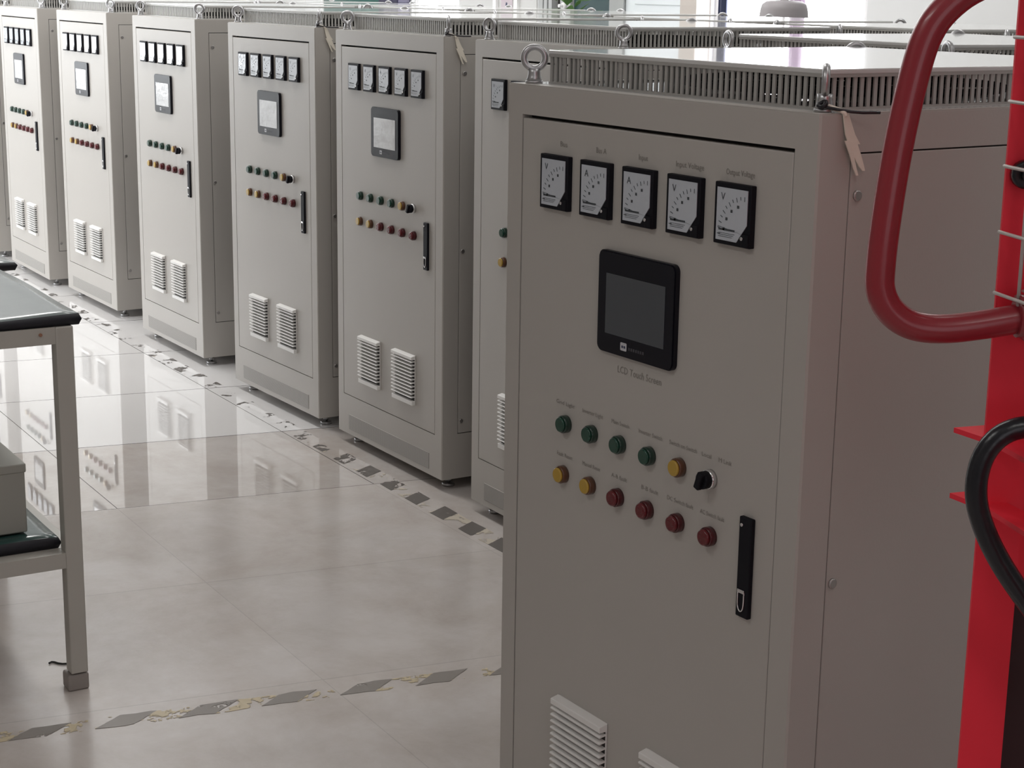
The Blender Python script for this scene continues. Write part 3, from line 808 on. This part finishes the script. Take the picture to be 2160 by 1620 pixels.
table((TX, TY, 0), 'cream metal work table in front at the left edge, foot standing near the hazard tape')
rubber_mat(TX - .815, TX - .008, TY - .77, TY + .016, .9085, .030, M['mat_top'], 'thick black mat with grey green top on the nearer table', 4)
rubber_mat(TX - .775, TX - .046, TY - .715, TY - .046, .3575, .030, M['mat_green'], 'dark green rubber mat on the lower shelf of the nearer table', 9)
table((TX - .872, TY + .076, 0), 'second cream metal work table behind the nearer one, only its top corner showing', .16)
rubber_mat(TX - .830 - .87, TX - .830 - .002, TY + .076 - .77, TY + .076 + .016, .9085, .030, M['mat_top'], 'black edged mat on the second table, cut by the left edge', 12)
root = empty('metal_box', (-1.22, -1.655, .394)); tag(root, 'plain grey metal box standing on the lower shelf of the nearer table', 'box')
b = MB(); b.box(-.20, .20, -.42, .0, 0, .17, bev=.004); b.build('box_shell', M['boxgrey'], root)
b = MB(); b.box(-.202, .202, -.424, .003, .15, .172, bev=.003); b.build('box_lid', M['boxgrey'], root)

# ------------------------------------------------------------------ red mast lift at the right
fh = Vector((fw.x, fw.y, 0)).normalized(); rh = Vector((fh.y, -fh.x, 0)); DIST = 1.9
base = Vector((C.x, C.y, 0)) + fh * DIST + rh * .565
lift = empty('mast_lift', base); tag(lift, 'red mast lift with tubular handle, white wire guard and black hose at the right edge', 'lift')
def Lp(u, dd, z):
    """u to the right of the camera axis, dd beyond 1.9 m; relative to the lift's base"""
    p = Vector((C.x, C.y, 0)) + fh * (DIST + dd) + rh * u; p.z = z
    return p - base
def Ls(u, z, dd):
    """a point seen along the same ray as (u, z) but dd nearer or farther"""
    k = (DIST + dd) / DIST
    return Lp(u * k, dd, C.z + (z - C.z) * k)
def slab(b, u0, u1, d0, d1, z0, z1):
    b.poly([Lp(u0, d0, z0), Lp(u1, d0, z0), Lp(u1, d1, z0), Lp(u0, d1, z0)], (0, 0, z1 - z0))
def column(du, dd):
    g = MB(); slab(g, .539 + du, .5895 + du, dd, dd + .006, .06, 2.05); slab(g, .5835 + du, .5895 + du, dd + .006, dd + .09, .06, 2.05); slab(g, .5835 + du, .62 + du, dd + .09, dd + .096, .06, 2.05)
    return g.build('mast_column', M['redpaint'], lift)
column(.004, 0); column(.115, -.56)
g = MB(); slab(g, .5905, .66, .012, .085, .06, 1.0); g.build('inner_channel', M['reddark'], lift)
g = MB(); slab(g, .5905, .80, .02, .075, 1.99, 2.05); slab(g, .5905, .80, .008, .085, 1.03, 1.99); g.build('back_plate', M['redpaint'], lift)
g = MB(); slab(g, .50, .95, -.62, .13, .02, .06); g.build('base_plate', M['redpaint'], lift)
for u, dd in ((.53, -.58), (.53, .08), (.90, -.58), (.90, .08)):
    g = MB(); c = Lp(u, dd, .035); g.cyl(c - rh * .02, .035, .04, rh, 20, bev=.004); g.build('wheel', M['hose'], lift)
# handle
hp = [(.60, 1.347), (.571, 1.342), (.53, 1.334), (.492, 1.3285), (.462, 1.329), (.440, 1.336), (.4215, 1.3515), (.4115, 1.372), (.4105, 1.392), (.4126, 1.4427), (.4217, 1.5374), (.4366, 1.625), (.4475, 1.6605), (.4655, 1.6845), (.492, 1.705), (.528, 1.7185), (.60, 1.735)]
g = MB(); g.tube([Ls(u, z, -.045) for u, z in hp], .0163, 20, 2); g.build('handle', M['redgloss'], lift)
g = MB(); c = Ls(.590, 1.345, -.045); g.tube([c - rh * .022, c + rh * .045], .024, 18); slab(g, .565, .60, -.05, .0, 1.325, 1.365); g.build('handle_bracket', M['redgloss'], lift)
g = MB(); c2 = Ls(.585, 1.735, -.045); g.tube([c2 - rh * .01, c2 + rh * .045], .022, 18); slab(g, .575, .62, -.05, .0, 1.70, 1.75); g.build('handle_bracket', M['redgloss'], lift)
# wire guard: runs toward the camera from the far column
gd = (-.97 * fh + .22 * rh).normalized()
g = MB()
o0 = Lp(.540, -.008, 0)
for z in (1.795, 1.724, 1.653, 1.584, 1.5135, 1.4405, 1.372):
    g.tube([o0 + Vector((0, 0, z)) - gd * .004, o0 + Vector((0, 0, z)) + gd * .56], .0021, 8)
for k in range(1, 12):
    p = o0 + gd * (.048 * k - .006) + rh * .0042; g.tube([p + Vector((0, 0, 1.362)), p + Vector((0, 0, 1.80))], .0021, 8)
o1 = o0 + rh * .030
for z in (1.795, 1.653, 1.5135, 1.372): g.tube([o1 + Vector((0, 0, z + .003)), o1 + Vector((0, 0, z + .003)) + gd * .56], .0018, 8)
for k in range(1, 6):
    p = o1 + gd * (.096 * k - .07); g.tube([p + Vector((0, 0, 1.366)), p + Vector((0, 0, 1.80))], .0018, 8)
g.build('wire_guard', M['wire'], lift)
g = MB(); c = Lp(.562, -.004, 1.505); g.cyl(c, .016, .012, -fh, 20, bev=.003); g.cyl(c - fh * .012, .007, .008, -fh, 12); g.build('pulley', M['hose'], lift)
# the two triangular cross plates
for z, ut in ((1.199, .516), (1.1195, .517)):
    g = MB(); g.poly([Lp(ut, .035, z), Lp(.56, .05, z), Lp(.72, -.50, z), Lp(.655, -.54, z), Lp(.545, -.02, z)], (0, 0, .006)); g.build('cross_plate', M['redpaint'], lift)
# hose
hs = [(.69, 1.20), (.64, 1.214), (.605, 1.2175), (.5765, 1.2145), (.556, 1.2025), (.5415, 1.180), (.5365, 1.150), (.5395, 1.122), (.549, 1.096), (.562, 1.070), (.580, 1.041), (.606, 1.006), (.65, .95), (.70, .86)]
g = MB(); g.tube([Ls(u, z, -.10) for u, z in hs], .0122, 16, 2); g.build('hose', M['hose'], lift)

# ------------------------------------------------------------------ overhead lamps: light from above inferred, lamps unseen and added as fill
LAMPS = [(-9.2, -2.6, 1.2), (-6.6, -2.6, 1.0), (-6.6, -.7, 2.2), (-4.4, -.6, 2.5), (-2.6, -.22, .9), (-.8, -.6, .9), (1.6, -.5, .4), (1.0, -3.4, 1.2), (3.2, -2.2, .7),
         (-9.2, 1.9, 2.4), (-6.4, 1.9, 2.2), (-3.6, 1.9, 1.9), (-.8, 1.9, 1.3), (2.2, 1.9, .8)]
if True:
    for x, y, pw in LAMPS:
        l = bpy.data.lights.new('overhead_fill', 'AREA'); l.shape = 'RECTANGLE'; l.size = 1.2; l.size_y = .35; l.energy = CEIL * pw; l.color = (1.0, .985, .96)
        o = bpy.data.objects.new('overhead_fill', l); COL.objects.link(o); o.location = (x, y, ZC - .02)

# ------------------------------------------------------------------ world and view
w = bpy.data.worlds.new('world'); S.world = w; w.use_nodes = True
w.node_tree.nodes['Background'].inputs[0].default_value = (0.75, 0.82, 0.9, 1); w.node_tree.nodes['Background'].inputs[1].default_value = 0.6
S.view_settings.view_transform = 'Standard'; S.view_settings.look = 'None'; S.view_settings.gamma = 1.0; S.view_settings.use_curve_mapping = False
S.view_settings.exposure = 0.0
try:
    S.cycles.max_bounces = 10; S.cycles.diffuse_bounces = 6; S.cycles.glossy_bounces = 5; S.cycles.use_denoising = True; S.cycles.sample_clamp_indirect = 6.0
except Exception: pass
